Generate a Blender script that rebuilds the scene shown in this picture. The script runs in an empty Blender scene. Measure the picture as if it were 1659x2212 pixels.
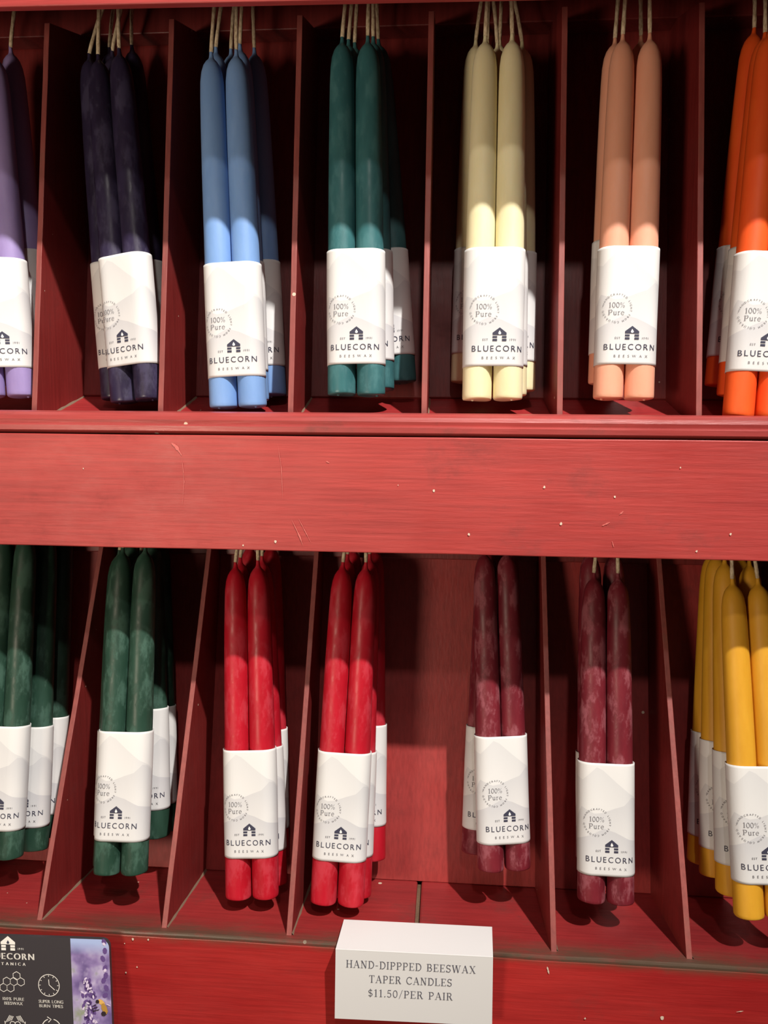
import bpy, bmesh, math, random
from mathutils import Vector, Matrix
random.seed(7)
C = bpy.context.scene.collection
SC = bpy.context.scene
rad = math.radians

# ------------------------------------------------------------------ camera
F, CX, CY = 1661.0, 829.5, 1106.0
EYE = Vector((0, 0, 1.5))
MR = (Matrix.Rotation(rad(4.361), 3, 'Z') @ Matrix.Rotation(rad(-6.0), 3, 'X') @ Matrix.Rotation(rad(-0.5545), 3, 'Y'))
cam = bpy.data.objects.new('camera', bpy.data.cameras.new('camera'))
C.objects.link(cam)
cam.data.sensor_fit = 'VERTICAL'
cam.data.sensor_height = 36
cam.data.lens = F / 2212 * 36
cam.data.clip_start = .01
right, fwd, up = MR.col[0], MR.col[1], MR.col[2]
cm = Matrix((right, up, -fwd)).transposed().to_4x4()
cam.matrix_world = Matrix.Translation(EYE) @ cm
SC.camera = cam

# ------------------------------------------------------------------ light
w = bpy.data.worlds.new('world'); SC.world = w
w.use_nodes = True
w.node_tree.nodes['Background'].inputs[0].default_value = (1.0, .88, .78, 1)
w.node_tree.nodes['Background'].inputs[1].default_value = .065
def area(name, loc, target, size, power, col, spread=120):
    l = bpy.data.lights.new(name, 'AREA'); l.shape = 'DISK'; l.size = size
    l.energy = power; l.color = col; l.spread = rad(spread)
    o = bpy.data.objects.new(name, l); C.objects.link(o)
    o.location = EYE + Vector(loc)
    d = (EYE + Vector(target)) - o.location
    o.rotation_euler = d.to_track_quat('-Z', 'Y').to_euler()
    return o
def spot(name, loc, target, size, power, col, angle, blend):
    l = bpy.data.lights.new(name, 'SPOT'); l.shadow_soft_size = size; l.energy = power; l.color = col
    l.spot_size = rad(angle); l.spot_blend = blend
    o = bpy.data.objects.new(name, l); C.objects.link(o); o.location = EYE + Vector(loc)
    o.rotation_euler = (EYE + Vector(target) - o.location).to_track_quat('-Z', 'Y').to_euler()
    return o
spot('track_lamp_near', (.60, -.52, 1.61), (-.22, .60, -.10), .024, 300, (1, .95, .90), 52, 1)
spot('track_lamp_far', (.10, -.85, 1.25), (-.1, .62, -.1), .04, 24, (1, .93, .87), 60, 1)
area('shop_lamp_low', (-.62, -.42, -.14), (.0, .62, .12), .24, 3.7, (1, .82, .64), 130)
SC.view_settings.view_transform = 'Standard'
SC.view_settings.look = 'None'
SC.view_settings.gamma = 1
SC.view_settings.use_curve_mapping = False
SC.view_settings.exposure = -0.1

# ------------------------------------------------------------------ helpers
def at(px, py, Y):
    """world point on the plane at depth Y that the photograph shows at (px, py)"""
    d = MR @ Vector(((px - CX) / F, 1, -(py - CY) / F))
    return EYE + d * (Y / d.y)
def V(x, y, z): return Vector((x, y, z + EYE.z))

def new_mesh(name, verts, faces, mat, smooth=False, uv=None):
    me = bpy.data.meshes.new(name)
    me.from_pydata([tuple(v) for v in verts], [], faces)
    me.validate(); me.update()
    if smooth:
        me.polygons.foreach_set('use_smooth', [True] * len(me.polygons))
    if mat is not None: me.materials.append(mat)
    return me
def link(name, me, parent=None, **props):
    o = bpy.data.objects.new(name, me); C.objects.link(o)
    if parent is not None: o.parent = parent
    for k, v in props.items(): o[k] = v
    return o
def empty(name, loc, label, cat, group=None):
    o = bpy.data.objects.new(name, None); C.objects.link(o); o.location = loc
    o.empty_display_size = .02
    o['label'] = label; o['category'] = cat
    if group: o['group'] = group
    return o
def bm_mesh(name, bm, mat, smooth=False):
    me = bpy.data.meshes.new(name); bm.normal_update(); bm.to_mesh(me); bm.free()
    if smooth: me.polygons.foreach_set('use_smooth', [True] * len(me.polygons))
    me.materials.append(mat)
    return me
def prism(name, prof, x0, x1, mat, parent=None, bevel=.0006, wob=0, seg=1, **props):
    """a board: a (Y, Z) outline carried along X from x0 to x1"""
    bm = bmesh.new()
    n = len(prof); cols = []
    for k in range(seg + 1):
        x = x0 + (x1 - x0) * k / seg
        cols.append([bm.verts.new((x, p[0], p[1] + EYE.z)) for p in prof])
    for k in range(seg):
        for i in range(n):
            j = (i + 1) % n
            bm.faces.new((cols[k][i], cols[k][j], cols[k + 1][j], cols[k + 1][i]))
    bm.faces.new(cols[0][::-1]); bm.faces.new(cols[-1])
    bmesh.ops.recalc_face_normals(bm, faces=bm.faces)
    if bevel: bmesh.ops.bevel(bm, geom=[e for e in bm.edges if e.calc_face_angle(0) > .5], offset=bevel, segments=2, profile=.5, affect='EDGES')
    if wob:
        for v in bm.verts:
            v.co.y += wob * math.sin(v.co.x * 61 + v.co.z * 23) ; v.co.z += wob * .7 * math.sin(v.co.x * 37 + 1.3)
    return link(name, bm_mesh(name, bm, mat), parent, **props)

# ------------------------------------------------------------------ materials
def mat_base(name, rough=.5, spec=.5):
    m = bpy.data.materials.new(name); m.use_nodes = True
    nt = m.node_tree; b = nt.nodes['Principled BSDF']
    b.inputs['Roughness'].default_value = rough
    b.inputs['Specular IOR Level'].default_value = spec
    return m, nt, b
def N(nt, t, **kw):
    n = nt.nodes.new(t)
    for k, v in kw.items():
        if k in n.inputs: n.inputs[k].default_value = v
        else: setattr(n, k, v)
    return n
def ramp(nt, src, pts):
    r = nt.nodes.new('ShaderNodeValToRGB'); nt.links.new(src, r.inputs[0])
    e = r.color_ramp.elements
    while len(e) > 1: e.remove(e[-1])
    e[0].position, e[0].color = pts[0][0], pts[0][1]
    for p, c in pts[1:]:
        x = e.new(p); x.color = c
    return r
def mix(nt, fac, a, b, mode='MIX'):
    m = nt.nodes.new('ShaderNodeMix'); m.data_type = 'RGBA'; m.blend_type = mode
    for s, v in ((0, fac), (6, a), (7, b)):
        if hasattr(v, 'links') or hasattr(v, 'is_linked'): nt.links.new(v, m.inputs[s])
        else: m.inputs[s].default_value = v
    return m.outputs[2]
def col(r, g, b): return (r, g, b, 1)
def flat(name, c, rough=.5, spec=.5):
    m, nt, b = mat_base(name, rough, spec); b.inputs['Base Color'].default_value = c
    return m

def noise(nt, vec_scale, scale=1, detail=6, rough=.6, off=(0, 0, 0)):
    tc = nt.nodes.new('ShaderNodeTexCoord')
    mp = nt.nodes.new('ShaderNodeMapping'); mp.inputs['Scale'].default_value = vec_scale
    mp.inputs['Location'].default_value = off
    nt.links.new(tc.outputs['Object'], mp.inputs[0])
    n = N(nt, 'ShaderNodeTexNoise', Scale=scale, Detail=detail, Roughness=rough)
    nt.links.new(mp.outputs[0], n.inputs['Vector'])
    return n.outputs['Fac']
def painted_wood(name, a, b_, dirt, grain='x', rough=.42, wear=None, chips=.5, bump=.35, coat=.0):
    m, nt, b = mat_base(name, rough, .45)
    gs = (11, 380, 380) if grain == 'x' else (380, 380, 11)
    n1 = noise(nt, (4, 8, 16) if grain == 'x' else (16, 8, 4), 1, 7, .62)
    n2 = noise(nt, gs, 1, 5, .6)
    n3 = noise(nt, (9, 9, 14), 1.6, 8, .7, (3, 1, 7))
    base = ramp(nt, n1, [(.34, a), (.66, b_)]).outputs[0]
    st = ramp(nt, n2, [(.35, col(.72, .72, .72)), (.6, col(1.08, 1.05, 1.05))]).outputs[0]
    c = mix(nt, .55, base, st, 'MULTIPLY')
    dm = ramp(nt, n3, [(.56, col(0, 0, 0)), (.74, col(.75, .75, .75))]).outputs[0]
    c = mix(nt, dm, c, dirt)
    # little pale chips of missing paint
    tc = nt.nodes.new('ShaderNodeTexCoord')
    vo = N(nt, 'ShaderNodeTexVoronoi', Scale=42.0); vo.inputs['Randomness'].default_value = 1
    nt.links.new(tc.outputs['Object'], vo.inputs['Vector'])
    sp = nt.nodes.new('ShaderNodeSeparateColor'); nt.links.new(vo.outputs['Color'], sp.inputs[0])
    lt = N(nt, 'ShaderNodeMath', operation='MULTIPLY'); nt.links.new(sp.outputs[0], lt.inputs[0]); lt.inputs[1].default_value = .12 * chips
    ls = N(nt, 'ShaderNodeMath', operation='LESS_THAN'); nt.links.new(vo.outputs['Distance'], ls.inputs[0])
    nt.links.new(lt.outputs[0], ls.inputs[1])
    g2 = N(nt, 'ShaderNodeMath', operation='GREATER_THAN'); nt.links.new(sp.outputs[1], g2.inputs[0]); g2.inputs[1].default_value = .55
    mm = N(nt, 'ShaderNodeMath', operation='MULTIPLY'); nt.links.new(ls.outputs[0], mm.inputs[0]); nt.links.new(g2.outputs[0], mm.inputs[1])
    c = mix(nt, mm.outputs[0], c, col(.62, .5, .38))
    if wear:
        z0, z1, axis, wc = wear      # worn stripe between two coordinates on an axis
        sx = nt.nodes.new('ShaderNodeSeparateXYZ'); nt.links.new(tc.outputs['Object'], sx.inputs[0])
        mr = N(nt, 'ShaderNodeMapRange'); nt.links.new(sx.outputs[axis], mr.inputs[0])
        mr.inputs[1].default_value = z0; mr.inputs[2].default_value = z1
        nn = noise(nt, (14, 40, 40), 1, 8, .75, (5, 2, 1))
        ad = N(nt, 'ShaderNodeMath', operation='MULTIPLY_ADD'); nt.links.new(nn, ad.inputs[0]); ad.inputs[1].default_value = 3.4; ad.inputs[2].default_value = -1.75
        a2 = N(nt, 'ShaderNodeMath', operation='ADD'); nt.links.new(mr.outputs[0], a2.inputs[0]); nt.links.new(ad.outputs[0], a2.inputs[1])
        a2.use_clamp = True
        a3 = N(nt, 'ShaderNodeMath', operation='MULTIPLY'); nt.links.new(a2.outputs[0], a3.inputs[0]); nt.links.new(mr.outputs[0], a3.inputs[1])
        c = mix(nt, a3.outputs[0], c, wc)
    nt.links.new(c, b.inputs['Base Color'])
    rr = ramp(nt, n3, [(.3, col(rough - .1,) * 1 if False else (rough - .08, rough - .08, rough - .08, 1)), (.7, (rough + .16, rough + .16, rough + .16, 1))])
    nt.links.new(rr.outputs[0], b.inputs['Roughness'])
    b.inputs['Coat Weight'].default_value = coat
    n4 = noise(nt, (30, 420, 420) if grain == 'x' else (420, 420, 30), 1, 4, .6)
    bp = N(nt, 'ShaderNodeBump', Strength=bump, Distance=.0006); nt.links.new(n4, bp.inputs['Height'])
    nt.links.new(bp.outputs[0], b.inputs['Normal'])
    return m

RA, RB = col(.36, .037, .034), col(.45, .054, .047)
DIRT = col(.20, .035, .03)
M_FASCIA = painted_wood('red_paint_fascia', RA, RB, DIRT, 'x', .5, bump=.55, chips=.15)
M_LIP = painted_wood('red_paint_lip', col(.28, .038, .036), col(.40, .060, .054), col(.13, .04, .03), 'x', .36, chips=.6)
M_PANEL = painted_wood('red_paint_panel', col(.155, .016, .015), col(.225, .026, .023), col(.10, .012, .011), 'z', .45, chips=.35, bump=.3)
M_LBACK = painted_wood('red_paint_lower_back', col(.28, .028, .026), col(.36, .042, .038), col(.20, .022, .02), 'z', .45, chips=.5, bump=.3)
M_FLOOR = painted_wood('red_paint_shelf', col(.22, .018, .02), col(.36, .030, .03), col(.10, .035, .028), 'x', .42, chips=.7,
                       wear=(.598, .562, 1, col(.085, .055, .035)))
M_UFLOOR = painted_wood('red_paint_upper_shelf', col(.26, .018, .02), col(.38, .030, .03), col(.16, .03, .026), 'x', .42, chips=.5)
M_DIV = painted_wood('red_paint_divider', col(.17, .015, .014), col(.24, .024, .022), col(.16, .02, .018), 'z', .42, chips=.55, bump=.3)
M_APRON = painted_wood('red_paint_apron', col(.36, .018, .018), col(.48, .032, .028), col(.22, .03, .024), 'x', .42, chips=.7,
                       wear=(1.5 - .412, 1.5 - .402, 2, col(.10, .065, .038)))
M_EDGE = painted_wood('worn_divider_edge', col(.23, .054, .047), col(.32, .080, .068), col(.22, .09, .065), 'z', .5, chips=.5)
M_SEAM = flat('dusty_seam', col(.20, .13, .085), .8)
M_BARE = painted_wood('bare_wood', col(.10, .055, .03), col(.22, .14, .08), col(.03, .02, .012), 'z', .8, chips=0)
M_PEG = painted_wood('peg_wood', col(.30, .17, .09), col(.40, .25, .13), col(.2, .1, .05), 'z', .6, chips=0)

def wax(name, a, b_, bloom=None, rough=.52, amt=.5, sss=.25):
    m, nt, b = mat_base(name, rough, .35)
    n1 = noise(nt, (60, 60, 18), 1, 5, .6)
    c = ramp(nt, n1, [(.35, a), (.65, b_)]).outputs[0]
    if bloom:
        n2 = noise(nt, (70, 70, 34), 1, 8, .68, (2, 9, 4))
        mk = ramp(nt, n2, [(.50, col(0, 0, 0)), (.60, col(amt, amt, amt))]).outputs[0]
        c = mix(nt, mk, c, bloom)
        rr = ramp(nt, n2, [(.45, (rough - .1,) * 3 + (1,)), (.62, (rough + .25,) * 3 + (1,))])
        nt.links.new(rr.outputs[0], b.inputs['Roughness'])
        bp = N(nt, 'ShaderNodeBump', Strength=.25, Distance=.0006); nt.links.new(n2, bp.inputs['Height'])
        nt.links.new(bp.outputs[0], b.inputs['Normal'])
    nt.links.new(c, b.inputs['Base Color'])
    b.inputs['Subsurface Weight'].default_value = sss
    b.inputs['Subsurface Radius'].default_value = (1, .7, .5)
    b.inputs['Subsurface Scale'].default_value = .004
    return m
WAX = {
 'lavender': wax('lavender_wax', col(.29, .22, .46), col(.35, .27, .54)),
 'purple': wax('dark_purple_wax', col(.018, .013, .032), col(.034, .025, .062), col(.055, .045, .10), .42, .6, .1),
 'blue': wax('sky_blue_wax', col(.17, .32, .62), col(.21, .37, .68)),
 'teal': wax('teal_wax', col(.030, .115, .125), col(.045, .16, .17), col(.07, .21, .22), .45, .5, .15),
 'cream': wax('cream_wax', col(.78, .70, .42), col(.84, .77, .50), sss=.35),
 'peach': wax('peach_wax', col(.80, .37, .235), col(.84, .41, .275), sss=.35),
 'orange': wax('orange_wax', col(.80, .085, .012), col(.86, .12, .018)),
 'green': wax('forest_green_wax', col(.016, .046, .029), col(.026, .070, .047), col(.065, .145, .105), .5, .6, .1),
 'red': wax('red_wax', col(.40, .006, .016), col(.50, .011, .026), col(.56, .05, .075), .48, .45, .15),
 'maroon': wax('maroon_wax', col(.13, .010, .018), col(.19, .018, .028), col(.34, .10, .12), .52, .7, .15),
 'gold': wax('golden_wax', col(.66, .32, .018), col(.74, .38, .03), sss=.3),
}
def wick_mat():
    m, nt, b = mat_base('cotton_wick', .85, .2)
    n1 = noise(nt, (700, 700, 260), 1, 3, .6)
    c = ramp(nt, n1, [(.35, col(.42, .32, .19)), (.6, col(.72, .60, .42))]).outputs[0]
    nt.links.new(c, b.inputs['Base Color'])
    bp = N(nt, 'ShaderNodeBump', Strength=.6, Distance=.0005); nt.links.new(n1, bp.inputs['Height'])
    nt.links.new(bp.outputs[0], b.inputs['Normal'])
    return m
M_WICK = wick_mat()
M_INK = flat('dark_print', col(.045, .045, .075), .6, .3)
M_INKL = flat('grey_print', col(.16, .155, .17), .6, .3)
M_WHITEPRINT = flat('white_print', col(.88, .85, .78), .6, .3)

def band_mat():
    """white paper with three pale printed mountain ranges; UV = (across, up)"""
    m, nt, b = mat_base('printed_paper', .5, .35)
    uv = nt.nodes.new('ShaderNodeUVMap'); sx = nt.nodes.new('ShaderNodeSeparateXYZ'); nt.links.new(uv.outputs[0], sx.inputs[0])
    c = None; white = col(.76, .755, .735)
    layers = [([(0, .86), (.12, .84), (.33, .965), (.42, .94), (.62, .83), (.80, .74), (.92, .70), (1, .66)], col(.655, .655, .65)),
              ([(0, .50), (.10, .60), (.30, .55), (.42, .56), (.58, .60), (.72, .63), (.84, .70), (.92, .69), (1, .64)], col(.60, .60, .605)),
              ([(0, .30), (.10, .32), (.25, .36), (.44, .42), (.60, .39), (.80, .33), (1, .30)], col(.56, .56, .575))]
    c = white
    for pts, cc in layers:
        fc = nt.nodes.new('ShaderNodeFloatCurve'); cu = fc.mapping.curves[0]
        nt.links.new(sx.outputs[0], fc.inputs['Value'])
        cu.points[0].location = pts[0]; cu.points[-1].location = pts[-1]
        for p in pts[1:-1]: cu.points.new(*p)
        for p in cu.points: p.handle_type = 'VECTOR'
        fc.mapping.update()
        d = N(nt, 'ShaderNodeMath', operation='SUBTRACT'); nt.links.new(fc.outputs[0], d.inputs[0]); nt.links.new(sx.outputs[1], d.inputs[1])
        # printed wash: strongest at the ridge, fading downhill
        r = ramp(nt, d.outputs[0], [(0, col(0, 0, 0)), (.004, col(.85, .85, .85)), (.30, col(.15, .15, .15))])
        c = mix(nt, r.outputs[0], c, cc)
    nt.links.new(c, b.inputs['Base Color'])
    n1 = noise(nt, (90, 90, 25), 1, 3, .5)
    bp = N(nt, 'ShaderNodeBump', Strength=.25, Distance=.001); nt.links.new(n1, bp.inputs['Height'])
    nt.links.new(bp.outputs[0], b.inputs['Normal'])
    b.inputs['Subsurface Weight'].default_value = 0
    return m
M_BAND = band_mat()
M_PAPER = flat('white_card_paper', col(.80, .80, .79), .55, .3)

# ------------------------------------------------------------------ lettering
_gc = {}
def glyph(ch):
    """outline of one sans letter as (verts, faces, width), cap height 1"""
    if ch in _gc: return _gc[ch]
    cu = bpy.data.curves.new('glyph', 'FONT'); cu.body = ch; cu.size = 1.0; cu.resolution_u = 3
    o = bpy.data.objects.new('glyph', cu); C.objects.link(o)
    dg = bpy.context.evaluated_depsgraph_get(); dg.update()
    me = bpy.data.meshes.new_from_object(o.evaluated_get(dg))
    vs = [(v.co.x, v.co.y) for v in me.vertices]; fs = [tuple(p.vertices) for p in me.polygons]
    bpy.data.objects.remove(o); bpy.data.curves.remove(cu); bpy.data.meshes.remove(me)
    if vs:
        x0 = min(v[0] for v in vs); x1 = max(v[0] for v in vs)
        vs = [((x - x0), y) for x, y in vs]; r = (vs, fs, x1 - x0)
    else: r = ([], [], .3)
    _gc[ch] = r
    return r
_H = glyph('H'); CAP = max(v[1] for v in _H[0])

def arc(cx, cy, rx, ry, a0, a1, n=12):
    return [(cx + rx * math.cos(rad(a0 + (a1 - a0) * i / n)), cy + ry * math.sin(rad(a0 + (a1 - a0) * i / n))) for i in range(n + 1)]
TK, TN, SF = .115, .05, .05
def serif_glyphs():
    """slab-serif letters as strokes: (points, width); cap height 1"""
    def s(x, y, w=.15): return ([(x - w, y), (x + w, y)], SF)
    G = {}
    G['H'] = (.80, [([(.15, 0), (.15, 1)], TK), ([(.65, 0), (.65, 1)], TK), ([(.15, .5), (.65, .5)], TN), s(.15, .025), s(.15, .975), s(.65, .025), s(.65, .975)])
    G['A'] = (.82, [([(.12, 0), (.41, 1)], TN), ([(.41, 1), (.70, 0)], TK), ([(.22, .35), (.60, .35)], TN), s(.12, .025, .13), s(.70, .025, .13)])
    G['N'] = (.82, [([(.15, 0), (.15, 1)], TN), ([(.15, 1), (.66, 0)], TK), ([(.66, 0), (.66, 1)], TN), s(.15, .025), s(.12, .975, .11), s(.66, .975)])
    G['D'] = (.78, [([(.17, 0), (.17, 1)], TK), (arc(.33, .5, .38, .475, -90, 90, 14), TK * .85), ([(.02, .025), (.36, .025)], SF), ([(.02, .975), (.36, .975)], SF)])
    G['I'] = (.34, [([(.17, 0), (.17, 1)], TK), s(.17, .025), s(.17, .975)])
    G['P'] = (.68, [([(.17, 0), (.17, 1)], TK), (arc(.36, .725, .24, .25, -90, 90, 10), TK * .8), ([(.02, .975), (.36, .975)], SF), ([(.17, .475), (.36, .475)], SF), s(.17, .025)])
    G['E'] = (.68, [([(.17, 0), (.17, 1)], TK), ([(.02, .975), (.60, .975)], SF), ([(.02, .025), (.62, .025)], SF), ([(.17, .51), (.45, .51)], SF), ([(.60, .80), (.60, 1)], SF), ([(.62, 0), (.62, .22)], SF), ([(.45, .41), (.45, .61)], SF)])
    G['B'] = (.72, [([(.17, 0), (.17, 1)], TK), (arc(.36, .745, .21, .23, -90, 90, 10), TK * .8), (arc(.37, .265, .26, .24, -90, 90, 10), TK * .85), ([(.02, .975), (.36, .975)], SF), ([(.17, .51), (.37, .51)], SF), ([(.02, .025), (.37, .025)], SF)])
    G['S'] = (.62, [(arc(.31, .74, .21, .235, 20, 250, 12) + arc(.31, .265, .23, .24, 70, -160, 12), TK * .8), ([(.53, .78), (.53, 1)], SF), ([(.07, 0), (.07, .24)], SF)])
    G['W'] = (1.12, [([(.12, 1), (.34, 0)], TK), ([(.34, 0), (.56, 1)], TN), ([(.56, 1), (.78, 0)], TK), ([(.78, 0), (1.0, 1)], TN), s(.13, .975, .13), s(.56, .975, .13), s(1.0, .975, .12)])
    G['X'] = (.80, [([(.14, 1), (.66, 0)], TK), ([(.64, 1), (.14, 0)], TN), s(.15, .975, .13), s(.64, .975, .12), s(.14, .025, .12), s(.66, .025, .13)])
    G['T'] = (.72, [([(.36, 0), (.36, 1)], TK), ([(.05, .975), (.67, .975)], SF), ([(.06, .78), (.06, 1)], SF), ([(.66, .78), (.66, 1)], SF), s(.36, .025)])
    G['R'] = (.78, [([(.17, 0), (.17, 1)], TK), (arc(.36, .745, .21, .23, -90, 90, 10), TK * .8), ([(.02, .975), (.36, .975)], SF), ([(.17, .51), (.40, .51)], SF), ([(.40, .51), (.66, .0)], TK), s(.17, .025), ([(.62, .025), (.78, .025)], SF)])
    G['C'] = (.74, [(arc(.40, .5, .34, .475, 38, 322, 18), TK * .8), ([(.665, .72), (.665, 1)], SF)])
    G['L'] = (.66, [([(.17, 0), (.17, 1)], TK), s(.17, .975), ([(.02, .025), (.62, .025)], SF), ([(.62, 0), (.62, .25)], SF)])
    G['$'] = (.62, [(arc(.31, .70, .20, .20, 20, 250, 12) + arc(.31, .28, .22, .21, 70, -160, 12), TK * .75), ([(.31, -.12), (.31, 1.08)], TN)])
    G['1'] = (.50, [([(.26, 0), (.26, 1)], TK), ([(.08, .86), (.26, .97)], TN), s(.26, .025, .16)])
    G['0'] = (.62, [(arc(.31, .5, .235, .47, 0, 360, 22), TK * .75)])
    G['5'] = (.60, [([(.14, .95), (.50, .95)], TK * .9), ([(.14, .95), (.12, .52)], TN)] + [(arc(.27, .32, .23, .29, 130, -150, 14), TK * .75)])
    G['.'] = (.28, [([(.14, 0), (.14, .13)], .13)])
    G['-'] = (.44, [([(.06, .40), (.38, .40)], .07)])
    G['/'] = (.52, [([(.06, -.12), (.46, 1.08)], TN * 1.2)])
    G['%'] = (.86, [(arc(.20, .76, .13, .20, 0, 360, 14), TN), (arc(.66, .22, .13, .20, 0, 360, 14), TN), ([(.16, -.02), (.70, 1.0)], TN)])
    G['u'] = (.60, [([(.14, .66), (.14, .22)] + arc(.29, .20, .15, .18, 180, 340, 8), .09), ([(.46, 0), (.46, .66)], .09), ([(.03, .64), (.14, .64)], SF), ([(.36, .64), (.46, .64)], SF), ([(.46, .02), (.57, .02)], SF)])
    G['r'] = (.46, [([(.16, 0), (.16, .66)], .09), ([(.16, .45), (.24, .60), (.34, .65), (.42, .61)], .07), ([(.04, .64), (.16, .64)], SF), ([(.04, .02), (.30, .02)], SF)])
    G['e'] = (.54, [(arc(.27, .33, .22, .32, 5, 320, 16), .07), ([(.06, .36), (.48, .36)], SF)])
    G[' '] = (.42, [])
    return G
SG = serif_glyphs()

class Print:
    """flat print gathered in (u, v, layer) and bent onto a surface at the end"""
    def __init__(s): s.v = []; s.f = []
    def poly(s, pts, lay=0):
        b = len(s.v); s.v += [(x, y, lay) for x, y in pts]; s.f.append(tuple(range(b, b + len(pts))))
    def stroke(s, pts, wd, lay=0):
        h = wd / 2; n = len(pts); L = []; Rr = []
        for i in range(n):
            a = pts[max(i - 1, 0)]; c = pts[min(i + 1, n - 1)]
            dx, dy = c[0] - a[0], c[1] - a[1]; d = math.hypot(dx, dy) or 1
            nx, ny = -dy / d * h, dx / d * h
            L.append((pts[i][0] + nx, pts[i][1] + ny)); Rr.append((pts[i][0] - nx, pts[i][1] - ny))
        for i in range(n - 1): s.poly([Rr[i], Rr[i + 1], L[i + 1], L[i]], lay)
    def sans(s, txt, cx, cy, h, track=.15, sx=1.0, tilt=0.0, width=None, lay=0, bold=0):
        k = h / CAP; gs = [glyph(c) for c in txt]
        if width is not None:
            tot = sum(g[2] for g in gs) * k * sx; track = (width - tot) / max(len(gs) - 1, 1) / h
        W = sum(g[2] * k * sx for g in gs) + track * h * (len(gs) - 1); x = -W / 2
        for g in gs:
            b = len(s.v)
            for vx, vy in g[0]: s.v.append((cx + x + vx * k * sx, cy + vy * k - h / 2, lay))
            s.f += [tuple(i + b for i in f) for f in g[1]]
            x += g[2] * k * sx + track * h
    def ring(s, txt, cx, cy, r, h, a_start, a_total, lay=0):
        k = h / CAP; gs = [glyph(c) for c in txt]
        tot = sum(g[2] * k for g in gs); gap = (rad(a_total) * r - tot) / len(gs)
        a = rad(a_start)
        for g in gs:
            wd = g[2] * k; am = a - (wd / 2) / r; b = len(s.v)
            ux, uy = math.sin(am), -math.cos(am); rx, ry = math.cos(am), math.sin(am)
            for vx, vy in g[0]:
                X = vx * k - wd / 2; Yv = vy * k - h / 2
                s.v.append((cx + rx * (r + Yv) + ux * X, cy + ry * (r + Yv) + uy * X, lay))
            s.f += [tuple(i + b for i in f) for f in g[1]]
            a -= (wd + gap) / r
    def serif(s, txt, cx, cy, h, width=None, track=.06, lay=0, wt=1.0):
        ws = [SG[c][0] for c in txt]
        sx = 1.0
        nat = sum(ws) + track * (len(ws) - 1)
        if width: sx = width / (nat * h)
        x = cx - nat * h * sx / 2
        for c, wd in zip(txt, ws):
            for pts, sw in SG[c][1]: s.stroke([(x + px * h * sx, cy - h / 2 + py * h) for px, py in pts], sw * h * wt, lay)
            x += (wd + track) * h * sx
    def mesh(s, name, fn, mat):
        me = new_mesh(name, [fn(*p) for p in s.v], s.f, mat)
        return me
def house(P, cx, cy, w_, Q=None, lay=0):
    """gabled house mark: roof with a flame, two stacked logs each side (w_ wide)"""
    k = w_ / 200
    T = lambda x, y: (cx + (x - 682) * k, cy - (y - 1180) * k)
    P.poly([T(582, 1190), T(782, 1190), T(782, 1157), T(684, 1080), T(582, 1157)][::1], lay)
    for y0, y1 in ((1203, 1232), (1245, 1277)):
        for x0, x1 in ((582, 648), (718, 782)): P.poly([T(x0, y1), T(x1, y1), T(x1, y0), T(x0, y0)], lay)
    fl = [T(684, 1122), T(672, 1142), T(664, 1162), T(668, 1176), T(684, 1182), T(700, 1176), T(706, 1160), T(694, 1142)]
    (Q or P).poly(fl, lay + 1)

# ------------------------------------------------------------------ setting and display rack
def box_struct(name, lo, hi, mat):
    bm = bmesh.new(); bmesh.ops.create_cube(bm, size=1)
    for v in bm.verts:
        v.co = Vector([(lo[i] + hi[i]) / 2 + v.co[i] * (hi[i] - lo[i]) for i in range(3)])
    return link(name, bm_mesh(name, bm, mat), None, kind='structure')
box_struct('floor', (-2, -2, -.05), (2, 1.2, 0), flat('room_floor', col(.16, .10, .06), .6))
box_struct('wall_back', (-2, .86, 0), (2, .92, 2.8), flat('room_wall', col(.35, .30, .26), .8))

rack = empty('display_rack', (0, .63, 0), 'large red painted wooden display rack with two rows of open slots behind red rails', 'display rack')
def board(name, prof, x0, x1, mat, **k):
    o = prism(name, prof, x0, x1, mat, None, **k)
    o.parent = rack; o.matrix_parent_inverse = Matrix.Translation((0, -.63, 0)); return o
XL, XR = -.56, .42
W = .104
# upper bay
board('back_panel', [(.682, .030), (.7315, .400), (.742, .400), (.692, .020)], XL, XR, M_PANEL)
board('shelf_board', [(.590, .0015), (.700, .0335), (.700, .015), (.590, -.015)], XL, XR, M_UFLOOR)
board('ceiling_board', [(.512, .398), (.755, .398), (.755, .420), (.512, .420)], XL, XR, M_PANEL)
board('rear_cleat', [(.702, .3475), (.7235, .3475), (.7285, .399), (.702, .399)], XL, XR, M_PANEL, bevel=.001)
# the top rail climbs to the right in the photograph
def rail_top():
    y = .518; a = at(0, 15, y); b = at(640, 1.5, y); s = (b.z - a.z) / (b.x - a.x)
    bm = bmesh.new()
    def z_at(x): return a.z + s * (x - a.x)
    v = []
    for x in (XL, XR):
        z = z_at(x)
        v.append([bm.verts.new(p) for p in ((x, y, z), (x, y + .006, z), (x, y + .006, z + .17), (x, y, z + .17))])
    for i in range(4):
        j = (i + 1) % 4; bm.faces.new((v[0][i], v[0][j], v[1][j], v[1][i]))
    bm.faces.new(v[0][::-1]); bm.faces.new(v[1]); bmesh.ops.recalc_face_normals(bm, faces=bm.faces)
    bmesh.ops.bevel(bm, geom=bm.edges[:], offset=.0008, segments=2, profile=.5, affect='EDGES')
    o = link('top_rail', bm_mesh('top_rail', bm, M_FASCIA), rack); o.matrix_parent_inverse = Matrix.Translation((0, -.63, 0))
rail_top()
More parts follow.
